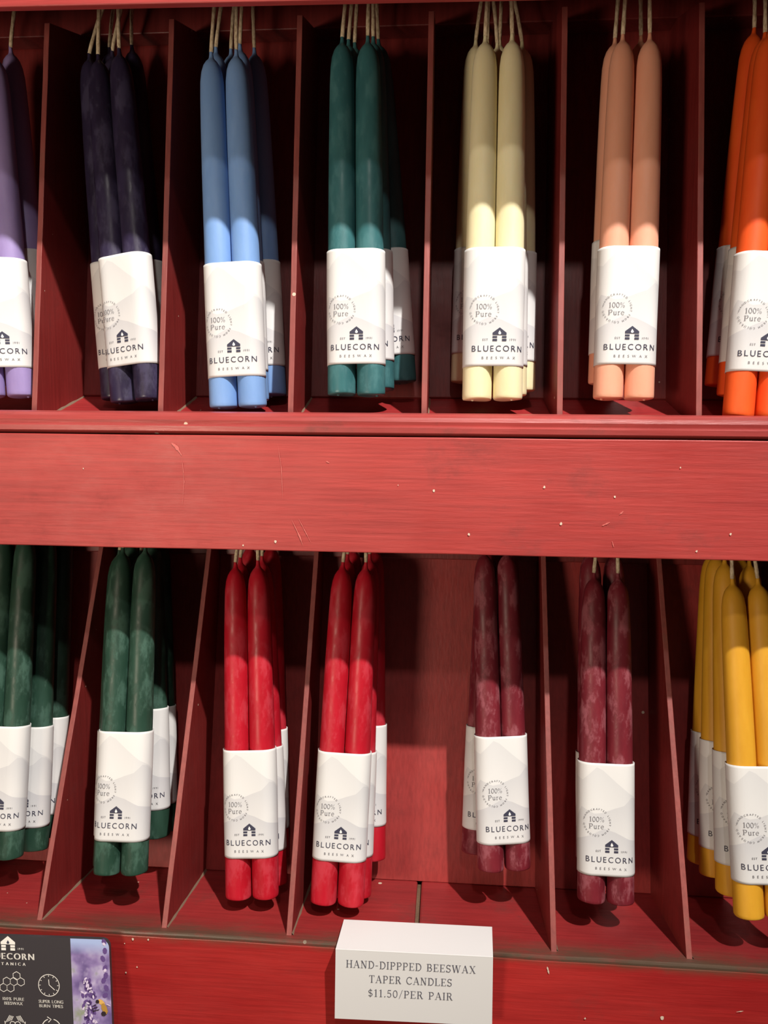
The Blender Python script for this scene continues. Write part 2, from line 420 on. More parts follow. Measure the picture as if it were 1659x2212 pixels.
# middle rail: rounded lip moulding, fillet, wide fascia
lip = [(.592, -.0035), (.592, .0105), (.590, .0128), (.586, .0138), (.578, .0136), (.573, .0125), (.5695, .0100), (.5685, .0070), (.5692, .0042),
       (.5680, .0038), (.5655, .0034), (.5645, .0025), (.5645, -.0012), (.5655, -.0022), (.570, -.0035)]
board('lip_moulding', lip, XL, XR, M_LIP, bevel=0)
board('middle_rail', [(.566, -.0042), (.584, -.0042), (.584, -.0905), (.566, -.0905)], XL, XR, M_FASCIA, bevel=.0008, wob=.0002, seg=24)
# lower bay
GX = -.0150
LF = [(.562, -.4012), (.675, -.4142), (.675, -.4300), (.562, -.4180)]
board('lower_shelf_board', LF, XL, GX - .0018, M_FLOOR, bevel=.0018, wob=.0003, seg=12)
board('lower_shelf_board', LF, GX + .0018, XR, M_FLOOR, bevel=.0018, wob=.0003, seg=12)
board('under_batten', [(.575, -.4066), (.674, -.4178), (.674, -.4190), (.575, -.4090)], GX - .0022, GX + .0022, M_BARE, bevel=0)
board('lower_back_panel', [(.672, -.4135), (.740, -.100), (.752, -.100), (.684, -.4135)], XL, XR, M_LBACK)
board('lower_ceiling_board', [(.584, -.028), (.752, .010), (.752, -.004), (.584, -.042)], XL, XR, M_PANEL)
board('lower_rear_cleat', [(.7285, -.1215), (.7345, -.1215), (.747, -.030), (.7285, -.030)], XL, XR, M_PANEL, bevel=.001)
board('apron', [(.5605, -.4035), (.579, -.4185), (.579, -.66), (.5605, -.66)], XL, XR, M_APRON, bevel=.0012, wob=.0003, seg=20)
board('base_panel', [(.575, -.66), (.74, -.66), (.74, -1.5), (.575, -1.5)], XL, XR, M_APRON)
for x in (XL - .018, XR):
    board('side_panel', [(.555, .50), (.76, .50), (.76, -1.5), (.555, -1.5)], x, x + .018, M_DIV)

TH = .00225
XU = {-1: -.4325, 0: -.3285, 1: -.2243, 2: -.1199, 3: -.0154, 4: .0879, 5: .1913, 6: .2950}
XLW = {-1: -.4290, 0: -.3241, 1: -.2190, 2: -.1165, 4: .0928, 5: .1959, 6: .3005}
def divider(x, prof, mat=M_DIV, nm='divider', lean=0):
    # a thin board with a slightly uneven front edge
    (yb, zb), (yt, zt) = prof[0], prof[1]
    pts = []
    n = 14
    for k in range(n + 1):
        t = k / n
        pts.append((yb + (yt - yb) * t + random.uniform(-.0003, .0003), zb + (zt - zb) * t))
    pts += prof[2:]
    o = board(nm, pts, x - TH, x + TH, mat, bevel=.0005)
    o.data.materials.append(M_EDGE)
    for p in o.data.polygons:
        if p.normal.y < -.6: p.material_index = 1
    return o
UP = [(.5975, .0000), (.642, .3285), (.702, .3475), (.724, .3475), (.684, .028)]
LP = [(.5690, -.4030), (.704, -.1115), (.722, -.1100), (.737, -.1215), (.6735, -.4150)]
for i, x in XU.items(): divider(x, UP)
for i, x in XLW.items(): divider(x, LP)
# dusty glue line where dividers meet the shelf
def seam(x, y0, z0, y1, z1):
    r = .0014
    bm = bmesh.new(); n = 12; prev = None
    for k in range(n + 1):
        t = k / n; y = y0 + (y1 - y0) * t; z = z0 + (z1 - z0) * t
        rr = r * random.uniform(.55, 1.25)
        ring = [bm.verts.new(p) for p in ((x, y, z + EYE.z - .0003), (x + rr, y, z + EYE.z - .0003), (x, y, z + rr + EYE.z))]
        if prev:
            for a in range(3):
                b = (a + 1) % 3; bm.faces.new((prev[a], prev[b], ring[b], ring[a]))
        prev = ring
    bmesh.ops.recalc_face_normals(bm, faces=bm.faces)
    o = link('glue_seam', bm_mesh('glue_seam', bm, M_SEAM), rack); o.matrix_parent_inverse = Matrix.Translation((0, -.63, 0))
for i, x in XU.items():
    if 0 <= i <= 5: seam(x + TH, .598, .0038, .682, .0283)
for i, x in XLW.items():
    if 0 <= i <= 5: seam(x + TH, .570, -.4020, .672, -.4137)
# pegs that carry the wicks, up behind the rails
def tube(pts, r, n=8, radii=None):
    """verts, faces of a tube through pts"""
    vs = []; fs = []
    m = len(pts)
    for i, p in enumerate(pts):
        t = (pts[min(i + 1, m - 1)] - pts[max(i - 1, 0)]).normalized()
        ref = Vector((0, 1, 0)) if abs(t.y) < .9 else Vector((1, 0, 0))
        a = t.cross(ref).normalized(); b = t.cross(a)
        rr = radii[i] if radii else r
        for k in range(n):
            an = 2 * math.pi * k / n
            vs.append(p + a * math.cos(an) * rr + b * math.sin(an) * rr)
    for i in range(m - 1):
        for k in range(n):
            k2 = (k + 1) % n
            fs.append((i * n + k, i * n + k2, (i + 1) * n + k2, (i + 1) * n + k))
    fs.append(tuple(range(n))[::-1]); fs.append(tuple(range((m - 1) * n, m * n)))
    return vs, fs
PEG_R = .005
def peg(x, y0, y1, z, ztop):
    pts = [V(x, y0, z + .006), V(x, y0, z), V(x, y0 + .004, z), V(x, y1 - .004, z), V(x, y1, z + .003), V(x, y1, ztop)]
    vs, fs = tube(pts, PEG_R - .0007, 10)
    o = link('peg', new_mesh('peg', vs, fs, M_PEG, True), rack); o.matrix_parent_inverse = Matrix.Translation((0, -.63, 0))

# ------------------------------------------------------------------ candle pairs
LREF = .266
RB_, HB = .01112, .0116
def candle_mesh(key, var):
    rnd = random.Random(sum(ord(ch) for ch in key) * 10 + var)
    prof = [(0.0, .0), (.0090, .0001), (.0106, .0004), (.0110, .0012), (RB_, .0030), (.01110, .03), (.0110, .08), (.0108, .13), (.0105, .18),
            (.0101, .215), (.0097, .238), (.0092, .250), (.0082, .2575), (.0066, .2625), (.0046, .2657), (.0028, .2675), (.0019, .2692), (.0015, .272),
            (.0014, .2755)]
    n = 24; vs = []; fs = []
    lump = {'green': .5, 'red': .4, 'maroon': .5, 'purple': .4}.get(key, .12)
    ph = [rnd.uniform(0, 6.28) for _ in range(6)]
    for j, (r, z) in enumerate(prof[1:]):
        for k in range(n):
            a = 2 * math.pi * k / n
            d = lump * .0002 * (math.sin(2 * a + z * 70 + ph[0]) + math.sin(3 * a - z * 110 + ph[1]) + math.sin(z * 190 + ph[2])) if r > .004 else 0
            if z < .001: d = 0
            dz = -.0003 * math.sin(a * 2 + ph[3]) if z < .003 else 0
            vs.append(((r + d) * math.cos(a), (r + d) * math.sin(a), z + dz))
    m = len(prof) - 1
    for j in range(m - 1):
        for k in range(n):
            k2 = (k + 1) % n; fs.append((j * n + k, j * n + k2, (j + 1) * n + k2, (j + 1) * n + k))
    fs.append(tuple(range((m - 1) * n, m * n)))
    # closing disc and a small wax drip / wick nub under the foot
    b = len(vs); vs.append((0, 0, .0)); 
    for k in range(n): fs.append((b, (k + 1) % n, k))
    q = rnd.uniform(-.003, .003); b = len(vs)
    for (rr, zz) in ((.0013, .0004), (.0011, -.0005), (.0005, -.0010)):
        for k in range(8):
            a = k * math.pi / 4; vs.append((q + rr * math.cos(a), -.004 + rr * math.sin(a), zz))
    for j in range(2):
        for k in range(8):
            k2 = (k + 1) % 8; fs.append((b + j * 8 + k2, b + j * 8 + k, b + (j + 1) * 8 + k, b + (j + 1) * 8 + k2))
    fs.append(tuple(b + 16 + k for k in range(8))[::-1])
    return new_mesh('candle', vs, fs, WAX[key], True)
_cm = {}
def get_candle(key, var):
    if (key, var) not in _cm: _cm[(key, var)] = candle_mesh(key, var)
    return _cm[(key, var)]

BH = .0885; BR = .01150
def wrap(u, z, off=0.0):
    """a point on the paper band: u runs round it from the front middle"""
    R_ = BR + off; s = 1 if u >= 0 else -1; au = abs(u)
    if au <= HB: return (s * au, -R_, z)
    a = (au - HB) / BR
    if a <= math.pi: return (s * (HB + R_ * math.sin(a)), -R_ * math.cos(a), z)
    return (s * (HB - (a - math.pi) * BR), R_, z)
HALF = HB + math.pi * BR + HB
FRONT_W = 2 * HB + math.pi * BR * .9        # printed width that the mountains span
def band_mesh():
    us = [-HALF]
    m = 44
    us = [-HALF + 2 * HALF * k / m for k in range(m)]
    # snug corners
    vs = []; fs = []; zs = [0, .002, .03, .06, .0865, BH]
    for j, z in enumerate(zs):
        for u in us:
            p = wrap(u, z, .00012 * math.sin(u * 300 + z * 80))
            vs.append(p)
    n = len(us)
    for j in range(len(zs) - 1):
        for k in range(n):
            k2 = (k + 1) % n; fs.append((j * n + k, j * n + k2, (j + 1) * n + k2, (j + 1) * n + k))
    # inner skin gives the paper its thickness
    b = len(vs)
    for j in (0, len(zs) - 1):
        for u in us: vs.append(wrap(u, zs[j], -.0003))
    for k in range(n):
        k2 = (k + 1) % n
        fs.append((b + k2, b + k, b + n + k, b + n + k2))
        fs.append((k2, k, b + k, b + k2)); t = (len(zs) - 1) * n
        fs.append((t + k, t + k2, b + n + k2, b + n + k))
    me = new_mesh('paper_band', vs, fs, M_BAND, True)
    uvl = me.uv_layers.new(name='UVMap')
    U = {}
    for i in range(len(vs)):
        k = i % n if i < b else (i - b) % n
        z = vs[i][2]; U[i] = (us[k] / FRONT_W + .5, z / BH)
    for p in me.polygons:
        ks = [l for l in p.loop_indices]; uu = [U[me.loops[l].vertex_index] for l in ks]
        wrapf = max(a[0] for a in uu) - min(a[0] for a in uu) > .8
        for l, a in zip(ks, uu): uvl.data[l].uv = (a[0] + (2 * HALF / FRONT_W if wrapf and a[0] < .5 else 0), a[1])
    return me
BAND = band_mesh()
PX = .0885 / 248.0          # metres of paper per photograph pixel on the cream pair's band
_pm = {}
def print_meshes(shift):
    """lettering and marks of the band, three meshes by ink"""
    shift = round(shift, 4)
    if shift in _pm: return _pm[shift]
    dark, grey, white = Print(), Print(), Print()
    X = lambda x: (x - 655) / 6.91 * PX + shift
    Z = lambda y: (1635 - y) / 6.91 * PX
    k = PX / 6.91
    dark.sans('BLUECORN', X(655), Z(1384), 84 * k, width=735 * k, sx=.98)
    grey.sans('BEESWAX', X(672), Z(1517), 37 * k, width=480 * k)
    grey.sans('EST', X(478), Z(1256), 30 * k, width=76 * k)
    grey.sans('1991', X(872), Z(1256), 30 * k, width=86 * k)
    house(dark, X(682), Z(1180), 200 * k, white)
    grey.ring('HANDCRAFTED LIGHT FROM COLORADO', X(455), Z(825), 203 * k, 27 * k, 166, 343)
    grey.stroke([(X(249), Z(796)), (X(254), Z(782))], 7 * k)
    grey.serif('100%', X(452), Z(778), 76 * k, width=232 * k)
    grey.serif('Pure', X(447), Z(884), 76 * k, width=232 * k)
    out = []
    for P, m, nm in ((dark, M_INK, 'brand_lettering'), (grey, M_INKL, 'small_lettering'), (white, M_PAPER, 'flame_mark')):
        out.append((nm, P.mesh(nm, lambda u, v, l: wrap(u, v, .00032 + .00012 * l), m)))
    _pm[shift] = out
    return out

def wick_local(inv, tips, pegx, pegy, pegz, sc):
    """loop from one tip over the peg and down to the other tip"""
    P = []
    Lp, Rp = tips
    pc = V(pegx, pegy, pegz)
    arcn = [pc + Vector((-math.cos(math.pi * k / 8), 0, math.sin(math.pi * k / 8))) * (PEG_R + .0012) for k in range(9)]
    def leg(tip, end):
        o = []
        for k in range(10):
            t = k / 9
            p = tip.lerp(end, t); p.x += (tip.x - end.x) * .10 * math.sin(math.pi * t); o.append(p)
        return o
    pts = leg(Lp, arcn[0])[:-1] + arcn + leg(Rp, arcn[-1])[::-1][1:]
    pts = [inv @ p for p in pts]
    rr = [.0016 + .00015 * math.sin(i * 2.1) for i in range(len(pts))]
    vs, fs = tube(pts, .0013, 8, rr)
    return new_mesh('wick', vs, fs, M_WICK, True)

def pair(key, tip, bot, Yb, label, group, dY, pegx, pegz, gap, shift=0, twist=0, var=0, pegy=None):
    B = at(bot[0], bot[1], Yb); T = at(tip[0], tip[1], Yb + dY)
    ax = (T - B); L = ax.length; z = ax.normalized()
    x = (Vector((1, 0, 0)) - z * z.x).normalized(); y = z.cross(x)
    Mx = Matrix((x, y, z)).transposed().to_4x4() @ Matrix.Rotation(rad(twist), 4, 'Z')
    root = empty('candle_pair', B, label, 'candles', group)
    root.rotation_euler = Mx.to_euler()
    Mw = Matrix.Translation(B) @ Mx
    sz = L / .2665
    CHK.append((label, B.x, T.x, B.y, T.y))
    tips = []
    for s in (-1, 1):
        o = link('candle', get_candle(key, (var + (s > 0)) % 3), root)
        o.location = (s * .01165, 0, random.uniform(-.0008, .0008))
        # lean the tips together a little
        lean = math.atan2(.0016, L)
        o.rotation_euler = (0, -s * lean, (var * 1.3 + s) )
        o.rotation_euler = (Matrix.Rotation(-s * lean, 3, 'Y') @ Matrix.Rotation(var * 1.3 + s, 3, 'Z')).to_euler()
        o.scale = (1, 1, sz)
        Ml = Mw @ Matrix.LocRotScale(o.location, o.rotation_euler, o.scale)
        tips.append(Ml @ Vector((0, 0, .2735)))
    b = link('paper_band', BAND, root, label='white paper band printed with pale mountains')
    b.location = (0, 0, gap)
    for nm, me in print_meshes(shift):
        link(nm, me, b)
    py = pegy if pegy is not None else min(T.y, .668)
    me = wick_local(Mw.inverted(), tips, pegx, py, pegz, sz)
    link('wick', me, root)
    return root

CHK = []
UPZ, LOZ = .376, -.068
def row(lst, dY, pegz, prefix):
    for comp in lst:
        key, pegpx, pairs = comp
        y0 = min(p[2] for p in pairs)
        pegX = at(pegpx[0], pegpx[1], y0 + dY).x
        ys = [min(p[2] + dY, .672) for p in pairs] if pegz > 0 else [p[2] + dY for p in pairs]
        if pegz > 0:
            peg(pegX, min(ys) - .012, .684, pegz, .400)
        else:
            yy = max(ys) + .016
            peg(pegX, min(ys) - .012, yy, pegz, -.034 + (yy - .584) * .226)
        for n, p in enumerate(pairs):
            tip, bot, Yb, gap, label = p[:5]
            kw = p[5] if len(p) > 5 else {}
            pair(key, tip, bot, Yb, label, prefix, dY, pegX + kw.pop('px', 0), pegz, gap, var=n, pegy=ys[n], **kw)

G = .000357
up_row = [
 ('lavender', (-14, 20), [
   ((-40, 130), (14, 857), .610, 62 * G, 'lavender taper pair at the far left of the upper row, front of its slot', dict(twist=24, shift=.0)),
   ((0, 125), (60, 832), .6415, 66 * G, 'lavender taper pair leaning behind the front lavender pair', dict())]),
 ('purple', (240, 18), [
   ((236, 131), (296, 867), .6155, 78 * G, 'dark purple taper pair, front one of its slot, leaning right', dict(shift=-.002, twist=-13)),
   ((219, 132), (277, 860), .645, 72 * G, 'dark purple taper pair whose band peeks out left of the front purple pair', dict()),
   ((262, 118), (318, 846), .6695, 66 * G, 'dark purple taper pair farthest back, mostly hidden by the divider', dict())]),
 ('blue', (497, 15), [
   ((484, 132), (515, 881), .604, 65 * G, 'sky blue taper pair hanging in front of the other blue tapers', dict()),
   ((493, 119), (522, 868), .629, 68 * G, 'sky blue taper pair squeezed between the front and rear blue pairs', dict()),
   ((525, 125), (562, 855), .655, 66 * G, 'sky blue taper pair at the back right of the blue slot', dict(shift=.0015))]),
 ('teal', (781, 12), [
   ((767, 101), (770, 855), .608, 65 * G, 'teal taper pair at the front of its slot, full band showing', dict()),
   ((780, 104), (792, 845), .633, 66 * G, 'teal taper pair in the middle with one letter of its band showing', dict()),
   ((793, 108), (842, 829), .659, 62 * G, 'teal taper pair at the rear right with a shaded band', dict(shift=.001))]),
 ('cream', (1077, 5), [
   ((1077, 99), (1063, 866), .597, 69 * G, 'cream taper pair hanging in front of the other cream tapers', dict(shift=.0025)),
   ((1080, 104), (1075, 858), .6222, 66 * G, 'cream taper pair directly behind the front cream pair', dict()),
   ((1101, 113), (1096, 847), .6463, 66 * G, 'cream taper pair at the back right, shaded by the front one', dict(shift=.002)),
   ((1053, 105), (1031, 827), .671, 66 * G, 'cream taper pair farthest back, showing left of the front cream pair', dict())]),
 ('peach', (1375, 0), [
   ((1374, 93), (1346, 861), .608, 68 * G, 'peach taper pair at the front of its slot', dict(shift=.0008)),
   ((1356, 100), (1333, 829), .634, 64 * G, 'peach taper pair almost hidden behind the front peach pair', dict())]),
 ('orange', (1690, 0), [
   ((1692, 85), (1628, 903), .605, 93 * G, 'bright orange taper pair at the right edge of the upper row, foot behind the lip', dict()),
   ((1680, 90), (1613, 856), .6305, 70 * G, 'orange taper pair between the front orange pair and the shaded one', dict()),
   ((1655, 83), (1584, 838), .656, 66 * G, 'orange taper pair at the back left of its slot, in shade', dict())]),
]
row(up_row, .022, UPZ, 'taper pairs in the upper row')
lo_row = [
 ('green', (60, 1100), [
   ((33, 1160), (-6, 1848), .609, 68 * G, 'dark green taper pair at the far left edge of the lower row', dict(shift=.0035)),
   ((79, 1152), (50, 1832), .6345, 60 * G, 'dark green taper pair second in from the left edge of the lower row', dict(shift=.003)),
   ((116, 1146), (84, 1802), .6605, 60 * G, 'dark green taper pair pressed against the first slanting divider', dict())]),
 ('green', (290, 1120), [
   ((289, 1199), (261, 1884), .587, 78 * G, 'dark green taper pair at the front of the second lower slot', dict(shift=-.0028)),
   ((281, 1206), (258, 1870), .6115, 75 * G, 'dark green taper pair right behind the front green pair', dict()),
   ((305, 1176), (314, 1808), .6395, 72 * G, 'dark green taper pair to the right, band reading only its last letters', dict(shift=.003)),
   ((323, 1170), (331, 1792), .6645, 70 * G, 'dark green taper pair farthest right in its slot, touching the divider', dict())]),
 ('red', (545, 1120), [
   ((533, 1229), (545, 1934), .604, 95 * G, 'bright red taper pair at the front of the third lower slot', dict()),
   ((543, 1220), (566, 1908), .6285, 84 * G, 'bright red taper pair just behind, its band showing one letter', dict()),
   ((562, 1186), (572, 1852), .6545, 76 * G, 'bright red taper pair at the back beside the divider, tips high', dict())]),
 ('red', (775, 1120), [
   ((765, 1231), (728, 1947), .604, 101 * G, 'bright red taper pair left of the empty space, front one, leaning', dict()),
   ((774, 1214), (746, 1931), .628, 98 * G, 'bright red taper pair behind the leaning front pair', dict(shift=.001)),
   ((785, 1190), (779, 1851), .656, 84 * G, 'bright red taper pair farthest back beside the bare red panel', dict(shift=.001))]),
 ('maroon', (1072, 1130), [
   ((1070, 1202), (1089, 1874), .625, 63 * G, 'maroon taper pair right of the empty space, front one', dict(shift=.0012, twist=12)),
   ((1076, 1193), (1052, 1842), .6555, 62 * G, 'maroon taper pair showing left of and behind the front maroon pair', dict())]),
 ('maroon', (1312, 1150), [
   ((1309, 1256), (1308, 1946), .604, 65 * G, 'frosty maroon taper pair at the front of the narrow slot left of the golden tapers', dict(shift=.001)),
   ((1300, 1203), (1304, 1915), .630, 66 * G, 'maroon taper pair tucked behind the frosty pair beside the golden tapers', dict())]),
 ('gold', (1590, 1150), [
   ((1610, 1267), (1651, 1978), .583, 75 * G, 'golden yellow taper pair at the front right of the lower row', dict()),
   ((1592, 1225), (1609, 1931), .608, 70 * G, 'golden yellow taper pair just left of and behind the front one', dict()),
   ((1573, 1209), (1571, 1892), .633, 66 * G, 'golden yellow taper pair third back in its stepped slot', dict()),
   ((1563, 1204), (1542, 1862), .658, 64 * G, 'golden yellow taper pair deepest in its slot, band in shade', dict())]),
]
row(lo_row, .052, LOZ, 'taper pairs in the lower row')

# ------------------------------------------------------------------ folded price card over the shelf edge
def price_card():
    zt = lambda y: -.4012 - (y - .562) * .115 + .0012
    # corners from the photograph, on the shelf and on the apron plane
    def on_shelf(px, py):
        d = MR @ Vector(((px - CX) / F, 1, -(py - CY) / F))
        # plane z = a + b*y
        b = -.115; a = -.4012 + .562 * .115 + .0045
        t = a / (d.z - b * d.y)
        return EYE + d * t
    yf = .5430
    TL, TR = on_shelf(743, 1986), on_shelf(1063, 2002)
    FL, FR = at(725, 2050, yf), at(1065, 2067, yf)
    BL, BR_ = at(723, 2200, .5470), at(1063, 2216, .5470)
    t = empty('price_card', (FL + FR) / 2, 'folded white paper price card hanging over the lower shelf edge', 'sign')
    loc = t.location
    def sheet(name, quad, nrm):
        n = 6; vs = []; fs = []
        for s in (0, 1):
            for j in range(n + 1):
                for i in range(n + 1):
                    u, v = i / n, j / n
                    p = quad[0].lerp(quad[1], u).lerp(quad[3].lerp(quad[2], u), v)
                    vs.append(p - loc + nrm * (-s * .0004))
        q = (n + 1) ** 2
        for j in range(n):
            for i in range(n):
                a = j * (n + 1) + i; fs.append((a, a + 1, a + n + 2, a + n + 1)); fs.append((q + a + 1, q + a, q + a + n + 1, q + a + n + 2))
        ed = [i for i in range(n + 1)] + [(j + 1) * (n + 1) + n for j in range(n)] + [n * (n + 1) + n - 1 - i for i in range(n)] + [(n - 1 - j) * (n + 1) for j in range(n)]
        for a, b in zip(ed, ed[1:]): fs.append((b, a, q + a, q + b))
        return link(name, new_mesh(name, vs, fs, M_PAPER, False), t)
    nF = (FR - FL).cross(FL - BL).normalized()
    if nF.y > 0: nF = -nF
    nT = (TR - TL).cross(FL - TL).normalized()
    if nT.z < 0: nT = -nT
    sheet('top_flap', [FL, FR, TR, TL], nT)
    fp = sheet('front_panel', [BL, BR_, FR, FL], nF)
    P = Print()
    # text in (u, v) fractions of the panel, u 0..1, v 0..1
    Wd, Ht = (FR - FL).length, (FL - BL).length
    k = Wd / 341.0     # metres per photograph pixel
    def mp(u, v, l):
        p = BL.lerp(BR_, u / Wd).lerp(FL.lerp(FR, u / Wd), v / Ht); return p - loc + nF * .0003
    y = lambda px: Ht - (px) * k
    P.serif('HAND-DIPPPED BEESWAX', 164 * k, y(34), 18.5 * k, width=281 * k, track=.10, wt=.85)
    P.serif('TAPER CANDLES', 164 * k, y(69), 18.5 * k, width=180 * k, track=.10, wt=.85)
    P.serif('$11.50/PER PAIR', 164 * k, y(104), 18.5 * k, width=184 * k, track=.10, wt=.85)
    link('lettering', P.mesh('lettering', mp, flat('card_ink', col(.10, .10, .13), .6, .3)), fp)
price_card()

# ------------------------------------------------------------------ printed sign leaning at lower left
def botanica_sign():
    Yf = .548
    TRc = at(237, 2027, Yf)                      # where the two right-hand edges would meet
    ex = (at(180, 2023, Yf) - at(0, 2017, Yf)).normalized()
    ey = (at(234, 2040, Yf) - at(240, 2190, Yf - .006)).normalized()
    k = .548 / F * 1.14
    k = (at(100, 2100, Yf) - at(0, 2100, Yf)).length / 100
    t = empty('shop_sign', TRc, 'dark grey sign with white icons and a lavender picture strip at lower left', 'sign')
    nz = ex.cross(ey).normalized()
    if nz.y > 0: nz = -nz
    def mp(u, v, l=0): return ex * (u - 236) * k + ey * (2027 - v) * k * 1.0 + nz * (.0018 + .00015 * l)
    # u, v are photograph pixels measured on the board
    r = 16
    def outline():
        p = [(-120, 2027), (236 - r, 2027)]
        p += [(236 - r + r * math.sin(rad(a)), 2027 + r - r * math.cos(rad(a))) for a in range(15, 91, 15)]
        p += [(236, 2360), (-120, 2360)]
        return p
    o = outline(); vs = []; fs = []
    for d in (.0016, -.0016):
        vs += [mp(u, v) - nz * .0018 + nz * d for u, v in o]
    n = len(o); fs.append(tuple(range(n))[::-1]); fs.append(tuple(range(n, 2 * n)))
    for i in range(n):
        j = (i + 1) % n; fs.append((i, j, n + j, n + i))
    brd = link('board', new_mesh('board', vs, fs, flat('sign_dark_grey', col(.048, .042, .046), .4, .4)), t)
    # picture strip
    pm, nt, b = mat_base('lavender_picture', .4, .4)
    n1 = noise(nt, (60, 60, 60), 1, 3, .5); n2 = noise(nt, (130, 130, 90), 1, 2, .5, (4, 4, 4))
    c1 = ramp(nt, n1, [(.35, col(.16, .11, .28)), (.5, col(.30, .22, .45)), (.62, col(.42, .36, .55)), (.72, col(.30, .33, .24))]).outputs[0]
    c2 = mix(nt, ramp(nt, n2, [(.55, col(0, 0, 0)), (.75, col(.7, .7, .7))]).outputs[0], c1, col(.66, .58, .78))
    tc = nt.nodes.new('ShaderNodeTexCoord'); sx = nt.nodes.new('ShaderNodeSeparateXYZ'); nt.links.new(tc.outputs['Object'], sx.inputs[0])
    g = ramp(nt, sx.outputs[2], [(0, col(0, 0, 0)), (1, col(1, 1, 1))])
    mr = N(nt, 'ShaderNodeMapRange'); nt.links.new(sx.outputs[2], mr.inputs[0]); mr.inputs[1].default_value = -.013; mr.inputs[2].default_value = -.003
    c3 = mix(nt, mr.outputs[0], c2, col(.40, .50, .78))
    nt.links.new(c3, b.inputs['Base Color'])
    P = Print()
    strip = [(155, 2027.3), (236 - r, 2027.3)] + [(236 - r + r * math.sin(rad(a)), 2027.3 + r - r * math.cos(rad(a))) for a in range(15, 91, 15)] + [(236, 2359), (155, 2359)]
    P.poly(strip, 0); link('picture_strip', P.mesh('picture_strip', mp, pm), t)
    # lavender spikes and a bee printed on the strip
    rnd = random.Random(3)
    Pl, Pd, Pb, Pk, Pg = Print(), Print(), Print(), Print(), Print()
    def petal(P_, x, y, a, L, wd, lay):
        ca, sa = math.cos(rad(a)), math.sin(rad(a)); pts = []
        for q in range(7):
            th = 2 * math.pi * q / 7; px, py = L * math.cos(th), wd * math.sin(th)
            pts.append((x + px * ca - py * sa, y + px * sa + py * ca))
        P_.poly(pts, lay)
    for yy in range(2112, 2355, 11):
        cxp = 187 + (yy - 2110) * .055
        wd = 13 if 2128 < yy else 7
        for q in range(5):
            petal(Pd, cxp + rnd.uniform(-wd, wd), yy + rnd.uniform(-5, 5), rnd.uniform(30, 150), 6, 3.4, 1)
        for q in range(4 if (yy - 2112) % 55 < 30 else 1):
            petal(Pl, cxp + rnd.uniform(-wd, wd), yy + rnd.uniform(-5, 5), rnd.uniform(20, 160), 4.2, 2.0, 2)
    for (x, y) in ((226, 2032), (230, 2050), (222, 2066), (226, 2085), (228, 2100), (222, 2110), (230, 2125), (224, 2140)):
        petal(Pd, min(x, 227), y, rnd.uniform(30, 150), 7, 5, 1)
        if rnd.random() < .6: petal(Pl, min(x, 229), y + 4, rnd.uniform(30, 150), 4, 3, 2)
    petal(Pg, 216, 2154, 40, 9, 5, 3); petal(Pb, 222, 2166, 70, 12, 6, 4); petal(Pk, 208, 2152, 20, 4, 4, 5)
    petal(Pk, 220, 2176, 80, 5, 5.5, 5); 
    for q in (0, 5, 10): Pk.stroke([(205 + q * .6, 2158 + q), (197, 2162 + q)], 1.5, 5)
    petal(Pl, 231, 2158, 20, 4.5, 1.2, 5)
    for P_, c, nm in ((Pl, col(.72, .62, .80), 'pale_petals'), (Pd, col(.13, .07, .24), 'dark_petals'), (Pb, col(.45, .25, .05), 'bee_body'), (Pk, col(.03, .02, .025), 'bee_dark_marks'), (Pg, col(.75, .45, .12), 'bee_thorax')):
        link(nm, P_.mesh(nm, mp, flat(nm, c, .45)), t)
    # white marks
    Wp, Dk = Print(), Print()
    house(Wp, 0, 0, 1, Dk) if False else None
    hx, hy, s = 22, 2042, 29 / 200
    T = lambda x, y: (hx + (x - 682) * s, hy + (y - 1180) * s)
    Wp.poly([T(575, 1190), T(788, 1190), T(788, 1157), T(684, 1072), T(575, 1157)], 1)
    for y0, y1 in ((1199, 1230), (1239, 1275)):
        for x0, x1 in ((582, 650), (716, 784)): Wp.poly([T(x0, y1), T(x1, y1), T(x1, y0), T(x0, y0)], 1)
    Dk.poly([T(684, 1128), T(664, 1162), T(668, 1176), T(684, 1182), T(702, 1176), T(704, 1162)], 2)
    class Flip(Print): pass
    def sans(txt, cx_, cy_, h, width, bold=0):
        q = Print(); q.sans(txt, 0, 0, h, width=width)
        b = len(Wp.v); Wp.v += [(cx_ + x, cy_ - y, 1) for x, y, l in q.v]; Wp.f += [tuple(i + b for i in f) for f in q.f]
        if bold:
            b = len(Wp.v); Wp.v += [(cx_ + x + bold, cy_ - y, 1) for x, y, l in q.v]; Wp.f += [tuple(i + b for i in f) for f in q.f]
    sans('1991', 49, 2052, 4, 12)
    sans('EST', -4, 2051, 4, 10)
    sans('BLUECORN', 22.5, 2067.5, 12.5, 107, 1.1)
    sans('BOTANICA', 22, 2083, 5.8, 71, .6)
    sans('100% PURE', 29, 2154.5, 6.2, 45, .25); sans('BEESWAX', 29, 2163.5, 6.2, 39, .25)
    sans('SUPER LONG', 109, 2157, 6.2, 52, .25); sans('BURN TIMES', 109, 2166, 6.2, 50, .25)
    def hexa(x, y, r_): Wp.stroke([(x + r_ * math.sin(rad(60 * i)), y - r_ * math.cos(rad(60 * i))) for i in range(7)], 1.2, 1)
    for x, y in ((9, 2132), (24, 2132), (16.5, 2119), (31.5, 2119), (46.5, 2119), (38, 2107)): hexa(x, y, 8.6)
    Wp.stroke(arc(106, 2124, 22, 22, 0, 360, 36), 1.3, 1)
    for q in range(12):
        a = rad(30 * q); Wp.stroke([(106 + 17.5 * math.cos(a), 2124 + 17.5 * math.sin(a)), (106 + 20.5 * math.cos(a), 2124 + 20.5 * math.sin(a))], 1.2, 1)
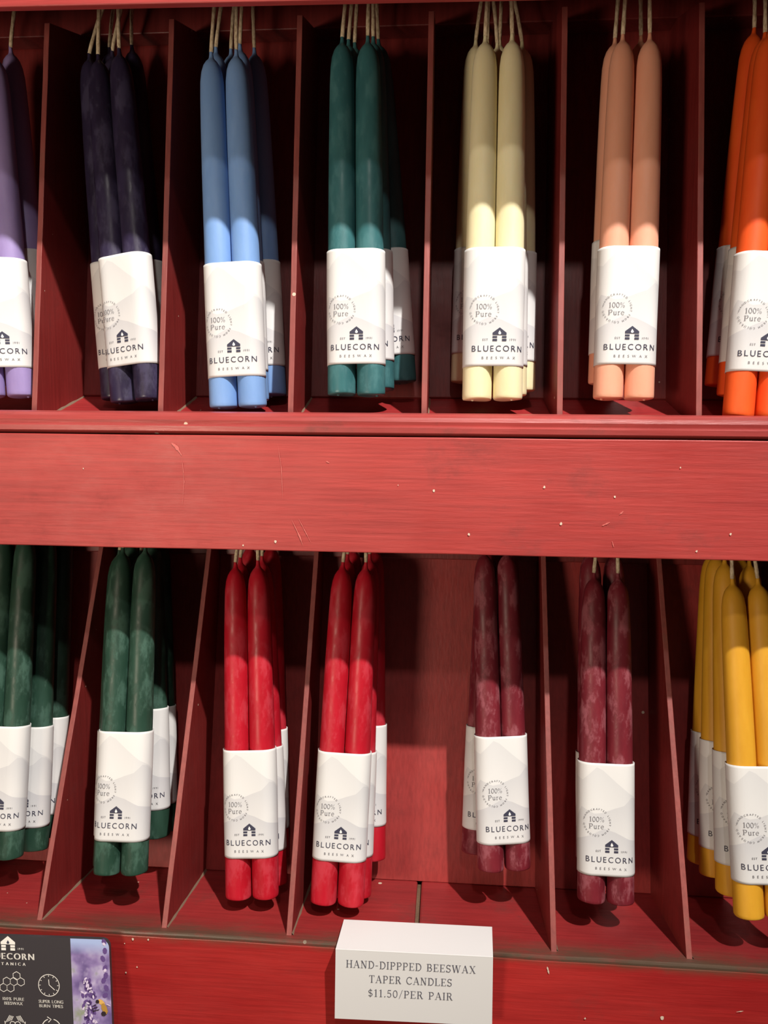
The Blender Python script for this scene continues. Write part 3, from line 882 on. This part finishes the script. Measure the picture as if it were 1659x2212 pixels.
    Wp.stroke([(106, 2112), (106.5, 2123), (118, 2133)], 1.4, 1)
    Wp.stroke(arc(108, 2211, 20, 19, -75, 250, 30), 1.6, 1)
    Wp.stroke([(100, 2188), (108, 2193), (102, 2199)], 1.6, 1)
    # two cupped hands round a heart
    for sgn in (-1, 1):
        cx_ = 31
        for q in range(4):
            Wp.stroke([(cx_ + sgn * (20 - q * 4), 2203 - q * 1.5), (cx_ + sgn * (11 - q * 2.6), 2188 + q * .6)], 1.2, 1)
        Wp.stroke([(cx_ + sgn * 22, 2200), (cx_ + sgn * 20, 2215), (cx_ + sgn * 12, 2226), (cx_ + sgn * 2, 2236)], 1.3, 1)
        Wp.stroke([(cx_, 2206)] + [(cx_ + sgn * (5.5 - 5.5 * math.cos(rad(a))), 2205 - 4.5 * math.sin(rad(a))) for a in range(20, 181, 20)] + [(cx_, 2222)], 1.2, 1)
    link('white_print', Wp.mesh('white_print', mp, M_WHITEPRINT), t)
    link('flame_mark', Dk.mesh('flame_mark', mp, M_INK), t)
botanica_sign()

# ------------------------------------------------------------------ chips and scratches in the paint
def marks(name, Y, items, mat):
    rnd = random.Random(11); vs = []; fs = []
    for it in items:
        pts = it[:-1]; wd = it[-1]
        if len(pts) == 1:                       # a chip: small ragged disc
            c = at(pts[0][0], pts[0][1], Y); b = len(vs); n = 9; rx, rz = wd * .00018, wd * .00018 * rnd.uniform(1.0, 1.5)
            for k in range(n):
                a = 2 * math.pi * k / n; q = rnd.uniform(.7, 1.15)
                vs.append(c + Vector((rx * q * math.cos(a), 0, rz * q * math.sin(a))))
            fs.append(tuple(range(b, b + n)))
        else:                                   # a scratch: thin ragged ribbon
            n = 14; b = len(vs)
            P0 = [at(x, y, Y) for x, y in pts]
            for k in range(n + 1):
                t = k / n * (len(P0) - 1); i = min(int(t), len(P0) - 2); p = P0[i].lerp(P0[i + 1], t - i)
                d = (P0[i + 1] - P0[i]).normalized(); nn = Vector((-d.z, 0, d.x))
                h = wd * .00018 * rnd.uniform(.35, 1.1) * math.sin(math.pi * (k + .4) / (n + .8))
                vs.append(p + nn * h); vs.append(p - nn * h)
            for k in range(n): fs.append((b + 2 * k, b + 2 * k + 1, b + 2 * k + 3, b + 2 * k + 2))
    o = link(name, new_mesh(name, vs, fs, mat), rack, kind='stuff'); o.matrix_parent_inverse = Matrix.Translation((0, -.63, 0))
M_CHIP = flat('pale_chip', col(.70, .56, .44), .7)
M_SCR = flat('pink_scratch', col(.62, .14, .12), .6)
marks('paint_chips', .5654, [((937, 1060), 5), ((1176, 1052), 5), ((1328, 1073), 5), ((1212, 1131), 5), ((1013, 1154), 5), ((595, 1170), 6), ((1578, 1154), 5),
                             ((860, 1048), 2), ((1470, 1010), 2.5), ((525, 1178), 4), ((180, 1012), 2.5), ((1505, 1191), 4)], M_CHIP)
marks('paint_scratches', .5655, [((370, 957), (380, 964), (393, 984), 9), ((393, 990), (398, 1040), (394, 1090), 2), ((630, 1122), (648, 1160), (655, 1180), 3), ((645, 1120), (672, 1172), 2),
                                 ((1300, 1136), (1318, 1128), 5), ((1338, 1112), (1347, 1104), 4), ((1322, 1168), (1326, 1182), 3), ((600, 960), (608, 1010), (611, 1080), 1.6), ((704, 996), (712, 1000), 4)], M_SCR)
marks('apron_chips', .5596, [((1430, 2199), 8), ((1264, 2200), 4), ((1590, 2186), (1606, 2184), 3), ((1182, 2088), (1186, 2104), 5), ((287, 2029), 6), ((320, 2030), 5), ((272, 2101), 4), ((296, 2089), 3), ((269, 2038), 3)], M_CHIP)
